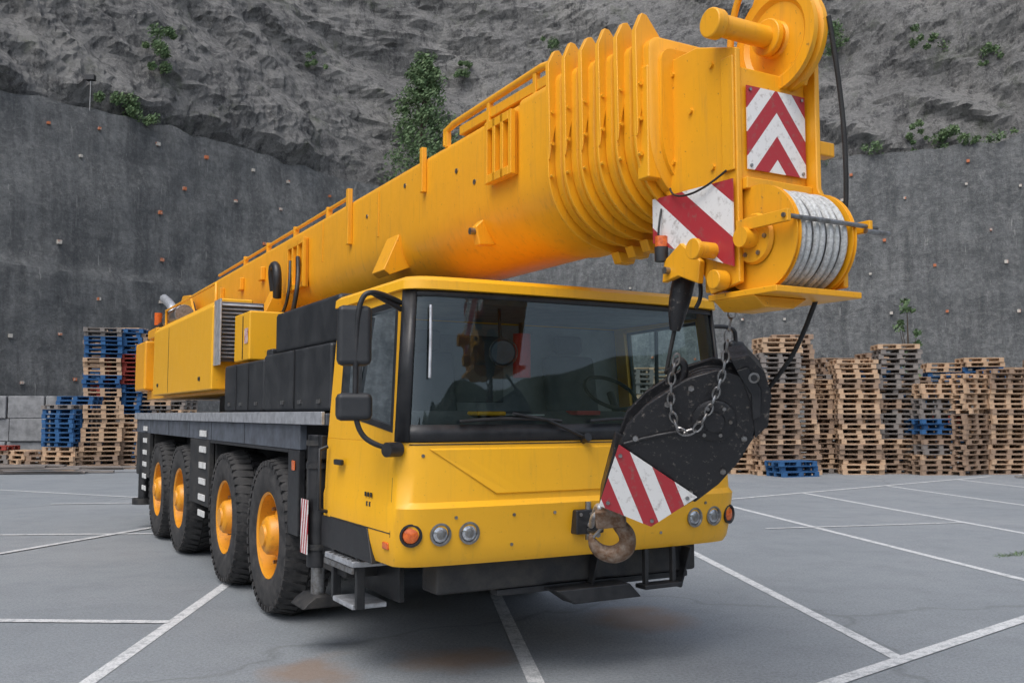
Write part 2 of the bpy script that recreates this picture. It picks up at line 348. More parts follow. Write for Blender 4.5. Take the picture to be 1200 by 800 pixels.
# axles + wheels
def lugs():
    v=[];f=[]
    nL=44
    for i in range(nL):
        for row in (0,1):
            a=2*PI*(i+.5*row)/nL; da=2*PI/nL*.62
            x0,x1=(.0,.19) if row==0 else (.21,.40)
            sk=.03 if row==0 else -.03
            b0=len(v)
            for (r) in (.655,.698):
                for (x,aa) in ((x0,a-sk),(x1,a+sk),(x1,a+sk+da),(x0,a-sk+da)):
                    rr=r-(.045 if ((row==0 and x==x0) or (row==1 and x==x1)) else 0)
                    v.append((x,rr*math.cos(aa),rr*math.sin(aa)))
            f+=[tuple(b0+q for q in t) for t in BF]
    return v,f
tp=[(.04,.36),(.015,.39),(.0,.45),(-.004,.50),(.0,.56),(.008,.60),(.02,.64),(.05,.665),(.2,.672),(.35,.665),(.38,.64),(.4,.58),(.4,.45),(.36,.36)]
hub=[(.035,.385),(.02,.375),(.035,.355),(.10,.345),(.17,.33),(.19,.30),(.17,.245),(.13,.235),(.12,.19),(.10,.18),(.02,.165),(-.005,.14),(-.012,.10),(-.03,.09),(-.03,0)]
T0=rev('tyre',tp,(0,0,0),(1,0,0),RUBT,72); lv,lf=lugs(); G0=obj('tyre_tread',lv,lf,RUBT); H0=rev('rim',hub,(0,0,0),(1,0,0),RIM,48)
bv=[];bf=[]
for i in range(12):
    a=2*PI*i/12; c=Vector((.14,.27*math.cos(a),.27*math.sin(a))); b0=len(bv)
    for t in (0.04,-.035):
        for k in range(6): bv.append(c+Vector((t,.018*math.cos(k*PI/3),.018*math.sin(k*PI/3))))
    bf+=[tuple(range(b0,b0+6)),tuple(range(b0+6,b0+12))]+[(b0+k,b0+(k+1)%6,b0+6+(k+1)%6,b0+6+k) for k in range(6)]
B0=obj('wheel_bolts',bv,bf,STEEL)
protos=[T0,G0,H0,B0]
AX=(3.05,4.75,7.30,8.95)
for yi,y in enumerate(AX):
    cyl('axle_beam',(-1.1,y,.69),(1.1,y,.69),.13,CHAS); cyl('axle_differential',(-.25,y,.69),(.25,y,.69),.26,CHAS)
    for s in (-1,1):
        w=empty('wheel'); w.parent=crane; w.location=(s*1.35,y,.69); w.rotation_euler=(random.random()*6,0,0 if s<0 else PI)
        for p in protos:
            o=bpy.data.objects.new(p.name,p.data); S.collection.objects.link(o); o.parent=w
for p in protos: bpy.data.objects.remove(p)
# ---- superstructure
cyl('slewing_ring',(0,7.2,1.77),(0,7.2,1.99),.85,CHAS)
box('slewing_platform',-1.15,1.15,5.2,11.4,1.99,2.14,BOOM,.02)
prism('engine_housing',[(-1.32,2.03),(-.86,2.03),(-.86,3.08),(-1.22,3.08),(-1.32,2.98)],'y',5.6,9.7,YEL,.02)
box('housing_gap',-1.324,-1.318,8.4,8.412,2.06,2.96,BLK,0)
for y in (6.2,9.2): box('housing_latch',-1.335,-1.318,y,y+.08,2.15,2.2,BLK)
box('grille_frame',-1.28,-.78,5.42,5.58,2.35,3.02,FEN,.01)
for k in range(14): obox('grille_louvre',(-1.03,5.40,2.40+.045*k),(.46,.05,.008),(.5,0,0),ALU,0)
box('grille_side',-1.30,-1.28,5.3,5.6,2.3,3.04,ALU,.004)
box('winch_housing',-1.16,-.6,4.55,5.2,2.32,2.84,YEL,.02)
box('winch_housing_gap',-1.168,-1.158,4.8,4.81,2.34,2.8,BLK,0)
plate('winch_warning_sticker',[(-1.166,4.72,2.50),(-1.166,4.58,2.50),(-1.166,4.58,2.66),(-1.166,4.72,2.66)],DIAG2,.002)
for s in (-1,1):
    prism('boom_pivot_plate',[(8.6,2.14),(11.4,2.14),(11.6,3.4),(11.2,3.75),(10.6,3.7),(9.9,3.1)],'x',s*.62,s*.66,BOOM,.01)
box('counterweight',-1.28,1.28,10.9,11.9,2.14,2.95,BOOM,.04)
cyl('hoist_winch',(-.5,11.2,3.35),(.5,11.2,3.35),.32,CHAS)
cyl('boom_pivot_pin',(-.75,10.8,3.35),(.75,10.8,3.35),.14,CHAS)
tube('exhaust_pipe',[(-1.05,9.7,2.9),(-1.05,9.7,3.35),(-1.05,10.1,3.5),(-1.05,10.6,3.62)],.07,ALU)
cyl('silencer',(-1.05,8.8,3.2),(-1.05,9.9,3.2),.14,STEEL,bev=.01); cyl('beacon',(-1.1,10.8,3.2),(-1.1,10.8,3.4),.06,ORA)
cyl('air_filter',(-1.0,10.4,3.1),(-1.0,11.3,3.1),.16,BLK)
box('rear_bracket',-1.25,-.7,10.0,10.8,2.95,3.1,BOOM,.02)
tube('rear_guard_rail',[(-1.2,6.0,3.08),(-1.2,6.0,3.3),(-1.2,9.4,3.3),(-1.2,9.4,3.08)],.02,BOOM,False)
cyl('luffing_cylinder',(0,3.9,2.84),(0,8.2,2.2),.19,BOOM); box('operator_cab',.62,1.3,4.9,6.6,2.0,2.95,YEL,.05); box('operator_cab_glass',.68,1.24,4.885,4.899,2.3,2.85,GLASS,.002)
tube('loose_hook',[(-.62,5.6,3.2),(-.66,5.6,3.45),(-.66,5.4,3.5),(-.66,5.3,3.3),(-.64,5.4,3.1)],.05,BLK)
tube('boom_hose',[(-.55,4.9,3.5),(-.62,4.6,3.2),(-.66,4.8,2.7),(-.7,5.2,2.4)],.025,BLK)
tube('boom_hose',[(-.55,5.2,3.5),(-.60,5.0,3.1),(-.64,5.3,2.8),(-.6,5.8,2.5)],.018,BLK)
# ---- boom
def bsec(h,zt,zb,y,off=0):
    h+=off; zt+=off*.6; zb-=off; zs=zb+.46*(zt-zb); r=.07; p=[]
    for k in range(5): a=k*PI/8; p.append((h-r+r*math.cos(a),y,zt-r+r*math.sin(a)))
    for k in range(5): a=PI/2+k*PI/8; p.append((-h+r+r*math.cos(a),y,zt-r+r*math.sin(a)))
    for k in range(0,25):
        a=PI+k*PI/24; c,s=math.cos(a),math.sin(a)
        p.append((h*math.copysign(abs(c)**.9,c),y,zs+(zs-zb)*math.copysign(abs(s)**.9,s)))
    return p
loft('boom_base_section',[bsec(.49,3.82,2.86,11.3),bsec(.49,3.84,2.85,5),bsec(.49,3.87,2.85,-.38)],BOOM)
loft('boom_base_collar',[bsec(.49,3.87,2.85,.02,.018),bsec(.49,3.87,2.85,-.40,.018)],BOOM,bev=.006)
NK=6
for k in range(NK):
    y=-.42-.15*k; h=.49-.022*k; zt=3.88-.006*k; zb=2.86+.016*k
    loft('collar_flange',[bsec(h,zt,zb,y,.075),bsec(h,zt,zb,y-.024,.075)],BOOM,bev=.006)
    loft('collar_band',[bsec(h,zt,zb,y-.024,.01),bsec(h,zt,zb,y-.035,.030),bsec(h,zt,zb,y-.092,.030),bsec(h,zt,zb,y-.104,.01)],BOOM)
    if k<NK-1: loft('collar_recess',[bsec(h,zt,zb,y-.10,-.035),bsec(h,zt,zb,y-.17,-.035)],GREASE)
    for s in (-1,1):
        prism('collar_lug',[(s*(h+.072),zt-.55),(s*(h+.082),zt+.06),(s*(h+.035),zt+.15+.015*(k%2)),(s*(h+.0),zt+.16),(s*(h-.10),zt+.04),(s*(h-.02),zt-.1)],'y',y-.002,y-.040,BOOM,.005)
        for q in range(3): cyl('collar_bolt',(s*(h+.055),y-.03,zt-.25-.2*q),(s*(h+.055),y-.052,zt-.25-.2*q),.012,BOOM,seg=8)
    prism('collar_keeper',[(-.08,zb-.07),(.08,zb-.07),(.05,zb-.14),(-.05,zb-.14)],'y',y,y-.08,BOOM,.005)
yk=-.42-.15*NK
loft('boom_inner_section',[bsec(.35,3.80,2.96,yk+.1),bsec(.35,3.80,2.96,-1.30)],BOOM)
def slotplate(y0,y1,z0,z1,n):
    box('slot_plate_back',-.52,-.492,y0,y1,z0,z1,BOOM,.006)
    w=(y1-y0)/n
    for k in range(n+1): box('slot_plate_bar',-.56,-.521,y0+k*w-.02,y0+k*w+.02,z0,z1,BOOM,.005)
    box('slot_plate_top',-.56,-.521,y0+.022,y1-.022,z1-.06,z1-.001,BOOM,.004); box('slot_plate_low',-.56,-.521,y0+.022,y1-.022,z0+.001,z0+.06,BOOM,.004)
slotplate(.06,.40,3.36,3.80,3); slotplate(4.7,5.3,3.15,3.7,3)
box('side_rib',-.54,-.491,3.3,3.36,3.4,3.95,BOOM,.006)
box('side_rib',-.535,-.491,1.55,1.60,3.55,3.92,BOOM,.006)
tube('boom_handrail',[(-.46,1.25,3.86),(-.46,1.25,3.98),(-.46,1.1,4.0),(-.46,-.2,4.02),(-.46,-.34,4.0)],.028,BOOM,False)
box('boom_rail_plate',-.47,-.40,-.3,1.0,3.88,3.95,BOOM,.006)
for y in (1.2,.5,-.15): box('rail_post',-.48,-.44,y,y+.04,3.84,4.0,BOOM,.004)
tube('boom_top_pipe',[(-.42,9.5,3.90),(-.42,3.6,3.93)],.02,BOOM,False)
for y in (4.2,5.4,6.6,7.8): box('pipe_clamp',-.45,-.39,y,y+.05,3.82,3.95,BOOM,.004)
for y in (2.1,5.9): prism('boom_gusset',[(-.50,3.30),(-.64,2.98),(-.58,2.94),(-.38,3.02)],'y',y,y+.28,BOOM,.008)
prism('boom_lug',[(-.47,3.16),(-.53,3.1),(-.50,2.97),(-.36,2.98)],'y',.60,.68,BOOM,.01); cyl('boom_lug_pin',(-.56,.64,3.07),(-.42,.64,3.07),.025,STEEL)
for y in (6.5,7.6,8.8): box('boom_cleat',-.55,-.491,y,y+.15,3.45,3.62,BOOM,.01)
for y in (2.6,4.2): box('boom_weld_band',-.498,-.4905,y,y+.03,3.36,3.78,BOOM,.003)
for y,z in ((1.0,3.6),(2.0,3.7),(2.9,3.6),(.7,3.45)): cyl('boom_plug',(-.497,y,z),(-.487,y,z),.02,STEEL,seg=10)
# ---- boom head
lp=[(-1.20,3.02),(-1.20,3.74),(-1.50,3.74),(-1.80,3.64),(-1.80,2.42),(-1.58,2.38),(-1.50,2.55),(-1.36,2.80)]
prism('head_side_plate',lp,'x',-.27,-.235,BOOM,.008)
box('head_side_doubler',-.285,-.2705,-1.79,-1.70,3.0,3.6,BOOM,.005); prism('head_side_cover',[(-1.16,3.06),(-1.16,3.70),(-1.26,3.70),(-1.26,3.06)],'x',-.42,-.2705,BOOM,.01)
for y,z in ((-1.3,3.65),(-1.3,3.15),(-1.62,3.6),(-1.62,3.05),(-1.45,3.4)): cyl('head_bolt',(-.285,y,z),(-.27,y,z),.016,BOOM,seg=8)
rp=[(-1.20,3.02),(-1.20,3.72),(-1.50,3.82),(-1.86,3.72),(-1.86,2.95),(-2.02,2.62),(-2.02,2.40),(-1.58,2.38),(-1.36,2.80)]
prism('head_side_plate_b',rp,'x',.235,.27,BOOM,.008)
box('head_core',-.234,.234,-1.785,-1.22,2.93,3.55,BOOM,.008)
box('head_web',-.234,.234,-1.62,-1.50,2.40,2.929,BOOM,.006)
box('head_front_lip',-.234,.234,-1.83,-1.786,2.90,2.96,BOOM,.006)
plate('head_chevron_plate',[(-.20,-1.80,3.01),(.215,-1.80,3.01),(.215,-1.80,3.45),(-.20,-1.80,3.45)],CHEV,.008)
for x in (-.18,.19):
    for z in (3.03,3.43): cyl('plate_rivet',(x,-1.812,z),(x,-1.802,z),.009,STEEL,seg=8)
plate('head_side_warning_plate',[(-.295,-1.14,2.72),(-.295,-1.79,2.50),(-.295,-1.79,2.95),(-.295,-1.14,2.97)],DIAG,.008,((0,.47),(1,0),(1,.95),(0,1)))
SH=(-1.86,2.635)
def sheave(x,r,m,w=.04,c=SH): return rev('head_sheave',[(-w/2,.05),(-w/2,r*.72),(-w/2,r),(-w*.3,r),(0,r*.9),(w*.3,r),(w/2,r),(w/2,r*.72),(w/2,.05)],(x,c[0],c[1]),(1,0,0),m)
sheave(-.195,.275,BOOM,.03)
for k in range(7):
    x=-.15+.048*k; sheave(x,.245,BOOM if k<1 else STEEL,.04)
    rr=.019 if k not in (2,5) else .016
    rev('head_rope',[(rr*math.cos(a),.245+rr*math.sin(a)) for a in [i*PI/4 for i in range(9)]],(x+random.gauss(0,.003),*SH),(1,random.gauss(0,.015),random.gauss(0,.015)),ROPE)
sheave(.195,.27,BOOM,.03)
cyl('sheave_axle',(-.32,*SH),(.34,*SH),.05,BOOM)
rev('sheave_hub_plate',[(-.02,0),(-.02,.12),(.0,.13)],(-.22,*SH),(1,0,0),BOOM)
for k in range(6): cyl('hub_bolt',(-.25,SH[0]+.09*math.cos(k*PI/3),SH[1]+.09*math.sin(k*PI/3)),(-.238,SH[0]+.09*math.cos(k*PI/3),SH[1]+.09*math.sin(k*PI/3)),.012,STEEL,seg=6)
box('head_bottom_plate',-.27,.33,-2.05,-1.56,2.345,2.378,BOOM,.006)
prism('head_bottom_arm',[(-.27,2.344),(.1,2.344),(.0,2.29),(-.2,2.29)],'y',-1.9,-1.6,BOOM,.006)
tube('rope_guard_bar',[(-.30,-2.13,2.70),(.36,-2.13,2.70)],.012,STEEL,False); tube('rope_guard_bar',[(.25,-2.15,2.67),(.42,-2.15,2.67)],.014,STEEL,False)
for x in (-.29,.28): box('guard_arm',x,x+.025,-2.15,-1.8,2.67,2.73,BOOM,.004)
TS=(-1.75,3.76)
rev('top_sheave',[(-.05,.0),(-.05,.09),(-.035,.10),(-.03,.20),(-.05,.225),(-.05,.285),(-.02,.285),(0,.25),(.02,.285),(.05,.285),(.05,.2),(.05,0)],(.10,*TS),(1,0,0),BOOM)
cyl('top_sheave_pin',(-.34,*TS),(.24,*TS),.058,BOOM); cyl('top_sheave_pin_head',(-.40,*TS),(-.33,*TS),.078,BOOM,bev=.01); cyl('top_sheave_pin_cap',(-.01,*TS),(.03,*TS),.10,BOOM,bev=.008)
prism('top_sheave_bracket',[(-1.3,3.72),(-1.5,4.12),(-1.75,4.2),(-1.92,4.08),(-1.98,3.8),(-1.85,3.5),(-1.4,3.5)],'x',.165,.19,BOOM,.006)
tube('top_guard',[(.02,-1.45,3.8),(-.0,-1.5,4.05),(.0,-1.7,4.15),(.1,-1.75,4.2)],.02,BOOM)
box('jib_lug',.28,.40,-1.84,-1.76,3.14,3.22,BOOM,.01); cyl('jib_lug_pin',(.3,-1.8,3.10),(.3,-1.8,3.26),.02,BOOM)
cyl('jib_pin',(-.42,-1.64,2.60),(-.28,-1.64,2.60),.042,BOOM,bev=.006); cyl('jib_pin_cap',(-.44,-1.64,2.60),(-.41,-1.64,2.60),.055,BOOM,bev=.006)
cyl('jib_pin_b',(-.36,-1.70,2.44),(-.28,-1.70,2.44),.05,BOOM,bev=.006)
prism('rope_anchor',[(-1.56,2.56),(-1.40,2.68),(-1.26,2.60),(-1.24,2.48),(-1.38,2.50),(-1.54,2.44)],'x',-.32,-.28,BOOM,.008); cyl('anchor_pin',(-.35,-1.30,2.54),(-.10,-1.30,2.54),.02,STEEL)
tube('head_cable',[(-.3,-1.3,3.0),(-.33,-1.35,2.93),(-.33,-1.6,2.92),(-.3,-1.75,3.0)],.006,BLK)
tube('head_cable',[(-.30,-1.22,2.9),(-.34,-1.24,2.8),(-.33,-1.22,2.66)],.006,BLK)
cyl('small_beacon',(-.32,-1.24,2.68),(-.32,-1.24,2.74),.035,ORA); cyl('small_beacon_base',(-.32,-1.24,2.60),(-.32,-1.24,2.68),.038,BLK)
tube('rope_socket',[(-.16,-1.28,2.60),(-.17,-1.27,2.55),(-.19,-1.25,2.44),(-.21,-1.23,2.30),(-.215,-1.22,2.22)],[.035,.062,.066,.052,.028],HBK)
tube('socket_strap',[(-.14,-1.34,2.52),(-.12,-1.36,2.40),(-.15,-1.32,2.34)],.012,BLK)
tube('hoist_rope_dead_end',[(-.21,-1.22,2.25),(-.23,-1.19,2.1),(-.24,-1.17,1.98)],.012,ROPED)
# ---------------- hook block
O=Vector((-.08,-1.16,1.69)); A=Vector((.80,-.60,0)); Bv=Vector((-.10,-.33,.93)).normalized(); Nn=A.cross(Bv).normalized()
if Nn.y>0: Nn=-Nn
sc=.0049
def hb(u,w,n=0): return O+A*((u-805)*sc)+Bv*((500-w)*sc)+Nn*n
def hprism(n,pts,d0,d1,m,bev=.008):
    k=len(pts); v=[hb(*p,d0) for p in pts]+[hb(*p,d1) for p in pts]
    f=[tuple(range(k)),tuple(range(2*k-1,k-1,-1))]+[(i,(i+1)%k,k+(i+1)%k,k+i) for i in range(k)]
    return obj(n,v,f,m,bev)
body=[(776,448),(795,434),(825,424),(850,430),(868,446),(878,470),(877,505),(864,535),(846,562),(822,585),(795,572),(727,516),(733,490),(753,465)]
sm=lambda P,c,s:[(c[0]+(x-c[0])*s,c[1]+(y-c[1])*s) for x,y in P]
hprism('hook_block_cheek',body,.10,.13,HBK,.01); hprism('hook_block_cheek',body,-.13,-.10,HBK)
hprism('hook_block_filler',sm(body,(805,508),.84),-.10,.10,HBK)
for d in (-.07,-.02,.03,.075):
    c=hb(830,482,d); rev('hook_block_sheave',[(-.02,.0),(-.02,.245),(-.01,.245),(0,.225),(.01,.245),(.02,.245),(.02,0)],c,Nn,HBK)
rev('hook_block_boss',[(.13,.12),(.14,.12),(.15,.105),(.15,.06),(.165,.055),(.165,0)],hb(830,484,0),Nn,HBK)
for k in range(6): p=hb(830,484,0)+A*.088*math.cos(k*PI/3)+Bv*.088*math.sin(k*PI/3); cyl('boss_bolt',p+Nn*.15,p+Nn*.162,.011,STEEL,seg=6)
for (x,y) in ((776,464),(745,505),(815,572),(866,505),(800,445),(848,545)): cyl('hook_block_bolt',hb(x,y,.13),hb(x,y,.148),.017,STEEL,seg=6)
tube('hook_block_rib',[hb(733,512,.135),hb(770,500,.135),hb(800,496,.135)],.010,HBK)
hprism('hook_block_rope_guard',[(838,412),(858,408),(878,428),(889,455),(890,490),(878,505),(870,470),(855,438)],-.12,.14,HBK)
hprism('hook_block_guard_lip',[(846,424),(858,420),(876,446),(880,478),(872,482),(866,452)],.14,.155,BLK,.006)
cyl('guard_hole',hb(866,432,.14),hb(866,432,.16),.03,STEEL,seg=16); cyl('guard_hole_core',hb(866,432,.15),hb(866,432,.165),.018,BLK,seg=16)
hprism('hook_block_weight',[(722,516),(822,580),(775,614),(712,588)],-.14,.14,HBK,.006)
hq=[(712,588),(775,614),(823,576),(727,512)]
plate('hook_block_warning_plate',[hb(x,y,.148) for x,y in hq],DIAG2,.006,[((x-712)/111,(614-y)/102) for x,y in hq])
for x,y in ((730,525),(722,584),(775,606),(812,577)): cyl('plate_bolt',hb(x,y,.15),hb(x,y,.16),.012,STEEL,seg=6)
tube('hook_shank',[hb(738,590,0),hb(728,606,0),hb(724,618,0)],.045,RUST,False)
hprism('hook_head',[(708,606),(742,602),(748,626),(712,630)],-.05,.05,RUST,.015)
tube('hook',[hb(728,612),hb(738,626),hb(751,640),(hb(752,658)),hb(738,668),hb(720,664),hb(708,650),hb(706,640)],[.035,.042,.05,.055,.055,.045,.03,.008],RUST)
tube('hook_latch',[hb(728,622),hb(716,634),hb(710,644)],.010,STEEL)
tube('tie_down_sling',[(-.05,-.14,1.05),(-.10,-.25,1.13),hb(712,600),hb(716,612),hb(706,616),(-.09,-.2,1.02),(-.05,-.12,1.03)],.018,ALU)
tube('tie_down_pin',[(-.06,-.1,1.0),(-.08,-.26,.98)],.018,STEEL,False)
tube('hoist_rope',[(.15,-2.04,3.80),(.21,-2.06,3.4),(.23,-2.06,2.9),(.235,-2.02,2.65),(.20,-1.90,2.42),hb(915,405),hb(898,440),hb(880,470),hb(872,500)],.013,ROPED)
def chain(n,pts,r=.022,th=.0055):
    P=[Vector(p) for p in pts]; cu=[]
    for i in range(len(P)-1):
        for k in range(12): cu.append(P[i].lerp(P[i+1],k/12))
    for _ in range(10): cu=[cu[0]]+[(cu[i-1]+cu[i]*2+cu[i+1])/4 for i in range(1,len(cu)-1)]+[cu[-1]]
    step=r*1.9; path=[cu[0]]; acc=0
    for a,b in zip(cu,cu[1:]):
        acc+=(b-a).length
        if acc>=step: path.append(b); acc=0
    v=[];f=[]
    for i in range(len(path)-1):
        d=(path[i+1]-path[i]).normalized(); c=(path[i]+path[i+1])/2; u,w=basis(d)
        s1,s2=(u,w) if i%2 else (w,u)
        SG,RG=12,5; b0=len(v)
        for a in range(SG):
            an=2*PI*a/SG; rad=d*math.cos(an)*r*1.35+s1*math.sin(an)*r*.75; rn=rad.normalized()
            for q in range(RG):
                bn=2*PI*q/RG; v.append(c+rad+(rn*math.cos(bn)+s2*math.sin(bn))*th)
        for a in range(SG):
            for q in range(RG): f.append((b0+a*RG+q,b0+((a+1)%SG)*RG+q,b0+((a+1)%SG)*RG+(q+1)%RG,b0+a*RG+(q+1)%RG))
    return obj(n,v,f,STEEL,0,True)
chain('safety_chain',[hb(780,405,.16),hb(776,430,.18),hb(780,470,.18),hb(795,498,.18),hb(812,492,.18),hb(825,460,.18),hb(832,420,.18),hb(832,392,.15),hb(834,340,.1)],.025,.0065)
tube('hook_block_becket',[hb(776,446,.05),hb(778,425,.05),hb(786,415,.05),hb(794,430,.05),hb(790,446,.05)],.022,HBK)
tube('rope_dead_line',[(-.24,-1.17,1.99),hb(776,428,.05)],.014,ROPED,False)
# ================================================================== GROUND
def asphalt():
    m,nt,b=newmat('asphalt')
    v=coords(nt)
    big=noi(nt,v,.20,5,.6); med=noi(nt,v,1.3,7,.75); fine=noi(nt,v,42,4,.85); sp=noi(nt,v,150,2,.6)
    c=ramp(nt,big,[(.3,(.215,.24,.26)),(.5,(.265,.29,.31)),(.7,(.31,.33,.345))])
    c=mixc(nt,ramp(nt,med,[(.48,0),(.72,.42)]),c,(.16,.175,.19))
    c=mixc(nt,ramp(nt,fine,[(.38,.6),(.58,0)]),c,(.10,.108,.115)); c=mixc(nt,ramp(nt,sp,[(.58,0),(.66,.55)]),c,(.48,.48,.47))
    vo=N(nt,'ShaderNodeTexVoronoi',feature='DISTANCE_TO_EDGE'); vo.inputs['Scale'].default_value=.075
    wv=N(nt,'ShaderNodeVectorMath',operation='ADD'); nz=N(nt,'ShaderNodeTexNoise'); nz.inputs['Scale'].default_value=1.2; nz.inputs['Detail'].default_value=5
    L(nt,v,nz.inputs['Vector']); L(nt,v,wv.inputs[0]); L(nt,nz.outputs['Color'],wv.inputs[1]); L(nt,wv.outputs[0],vo.inputs['Vector'])
    c=mixc(nt,ramp(nt,vo.outputs['Distance'],[(.0,.45),(.0013,0)]),c,(.12,.13,.13))
    for (x,y,r) in ((1.05,8.2,.55),(-.45,6.9,.45),(-1.35,6.55,.42)):
        ge=N(nt,'ShaderNodeVectorMath',operation='DISTANCE'); L(nt,wv.outputs[0],ge.inputs[0]); ge.inputs[1].default_value=(x+.5,y+.5,.5)
        k=math_(nt,'SUBTRACT',1,math_(nt,'DIVIDE',ge.outputs['Value'],r)); k=math_(nt,'MULTIPLY',k,med)
        c=mixc(nt,ramp(nt,k,[(.0,0),(.3,.65)]),c,(.26,.17,.11))
    L(nt,c,b.inputs['Base Color']); L(nt,ramp(nt,med,[(.3,.60),(.7,.85)]),b.inputs['Roughness'])
    bump(nt,b,fine,.7,.008)
    return m
obj('ground',[(-250,-250,0),(250,-250,0),(250,250,0),(-250,250,0)],[(0,1,2,3)],asphalt(),parent=None)
def linemat():
    m,nt,b=newmat('road_marking_paint'); v=coords(nt)
    w=noi(nt,v,9,7,.8); f=noi(nt,v,70,3,.85)
    c=mixc(nt,ramp(nt,w,[(.48,0),(.62,.85)]),(.66,.67,.67),(.30,.32,.33)); c=mixc(nt,ramp(nt,f,[(.38,.7),(.50,0)]),c,(.28,.29,.30))
    L(nt,c,b.inputs['Base Color']); b.inputs['Roughness'].default_value=.7; return m
LM=linemat(); lv=[];lf=[]
def line(p,q,w=.11,z=.004):
    p=Vector((*p,z));q=Vector((*q,z));d=(q-p).normalized();n=Vector((-d.y,d.x,0))*w/2;b=len(lv)
    lv.extend([p+n,p-n,q-n,q+n]); lf.append((b,b+1,b+2,b+3))
line((-2.6,2.5),(-2.97,10.2)); line((.55,2.6),(-.6,13.5),z=.0045)
line((2.79,6.9),(1.85,17.0)); line((5.6,9.15),(4.0,19.3)); line((8.0,11.2),(6.5,21.2)); line((10.6,13.3),(9.2,23.3)); line((13.3,15.6),(12.0,25.5)); line((16,17.8),(14.8,27.7))
line((-1.5,3.3),(22,22.9),.12,.008); line((3.0,18.4),(13.5,26.7),.12,.008)
line((3.9,14.6),(7.3,15.4),.08,.008); line((-8,8.3),(-2.9,8.1),z=.008); line((-11,13.6),(-5.1,14.0),z=.008)
line((-8.5,5.5),(-5.0,16.5),z=.012) ; line((-20,26),(-7.9,20),z=.008); line((-9,18.5),(-2,19.5),z=.012)
obj('parking_bay_markings',lv,lf,LM,parent=None)
# ================================================================== QUARRY
poly=[(-60,-30),(-46,5),(-32,22),(-19.6,36),(-12,47),(-6.5,53),(2,53.5),(12,49),(23,43.5),(36,36),(52,20),(70,-25)]
def interp(s):
    n=len(poly)-1; s=max(0,min(n-1e-6,s)); i=int(s); t=s-i
    P=[Vector(poly[max(0,min(n,j))]) for j in (i-1,i,i+1,i+2)]
    return .5*((2*P[1])+(-P[0]+P[2])*t+(2*P[0]-5*P[1]+4*P[2]-P[3])*t*t+(-P[0]+3*P[1]-3*P[2]+P[3])*t**3)
smp=[]; tot=0; prev=interp(0)
STN=4000
for i in range(STN+1):
    p=interp(i*(len(poly)-1)/STN); tot+=(p-prev).length; prev=p; smp.append((tot,p))
keys=[q[0] for q in smp]
def at(l):
    i=min(STN-6,max(5,bisect.bisect(keys,l))); p=smp[i][1]; d=(smp[i+5][1]-smp[i-5][1]).normalized(); return p,Vector((-d.y,d.x))
def topz(l): return 15.2+.6*noise.noise(Vector((l*.06,3,1)))+.25*noise.noise(Vector((l*.8,3,1)))
def wallp(l,z):
    p,n=at(l); o=.11*z+.5*noise.noise(Vector((l*.12,z*.12,5)))+.20*noise.noise(Vector((l*.6,z*.5,9)))+.10*noise.noise(Vector((l*2,z*2,2)))
    if z>7.7: o+=.22
    return Vector((p.x+n.x*o,p.y+n.y*o,z))
def rockp(l,h):
    p,n=at(l); z=topz(l)+h-.3
    base=.11*15+1.1+h*.42
    r=noise.fractal(Vector((l*.09+h*.04,h*.12,1.3)),1.0,2.1,6)*1.8
    # slanted strata ribs and blocky joints
    q=l*.55+h*.75+1.5*noise.noise(Vector((l*.12,h*.12,6)))
    rd=(1-abs(noise.noise(Vector((q*.35,h*.08-l*.03,7)))*2))*1.0
    vor=noise.voronoi(Vector((l*.45+h*.25,h*.42,2)))[0]; blk=(vor[1]-vor[0])
    vor2=noise.voronoi(Vector((l*1.3+h*.6,h*1.1,4)))[0]; blk2=(vor2[1]-vor2[0])
    cr=noise.noise(Vector((l*2.2,h*1.9,8)))*.14
    k=min(1,h/1.5)
    o=base-(r+rd)*k-cr-(.55*min(.5,blk)+.28*min(.5,blk2))*k
    return Vector((p.x+n.x*o,p.y+n.y*o,z+.2*noise.noise(Vector((l*.7,h*.7,3)))))
def gridobj(n,fn,l0,l1,dl,h0,h1,dh,m,smooth=False):
    nl=int((l1-l0)/dl); nh=int((h1-h0)/dh); v=[]; f=[]
    for i in range(nl+1):
        for j in range(nh+1): v.append(fn(l0+(l1-l0)*i/nl,h0+(h1-h0)*j/nh))
    for i in range(nl):
        for j in range(nh): a=i*(nh+1)+j; f.append((a,a+nh+1,a+nh+2,a+1))
    return obj(n,v,f,m,0,smooth,parent=None)
def shotcrete():
    m,nt,b=newmat('shotcrete'); v=coords(nt); vs=coords(nt,(1,1,.08)); vh=coords(nt,(.12,.12,2.2))
    a=noi(nt,v,.35,6,.7); s=noi(nt,vs,1.2,6,.78); h=noi(nt,vh,1.0,4,.7); f=noi(nt,v,3.5,8,.85)
    c=ramp(nt,a,[(.3,(.17,.18,.185)),(.55,(.255,.265,.268)),(.75,(.33,.336,.336))])
    c=mixc(nt,ramp(nt,s,[(.42,0),(.60,.8)]),c,(.115,.122,.127)); c=mixc(nt,ramp(nt,h,[(.5,0),(.66,.5)]),c,(.13,.137,.142))
    c=mixc(nt,ramp(nt,f,[(.34,.7),(.48,0)]),c,(.09,.095,.10)); c=mixc(nt,ramp(nt,f,[(.5,0),(.66,.6)]),c,(.42,.42,.405)); c=mixc(nt,ramp(nt,noi(nt,vs,2.6,4,.8),[(.64,0),(.69,.55)]),c,(.52,.52,.50))
    L(nt,c,b.inputs['Base Color']); b.inputs['Roughness'].default_value=.92
    bump(nt,b,f,1.0,.35); return m
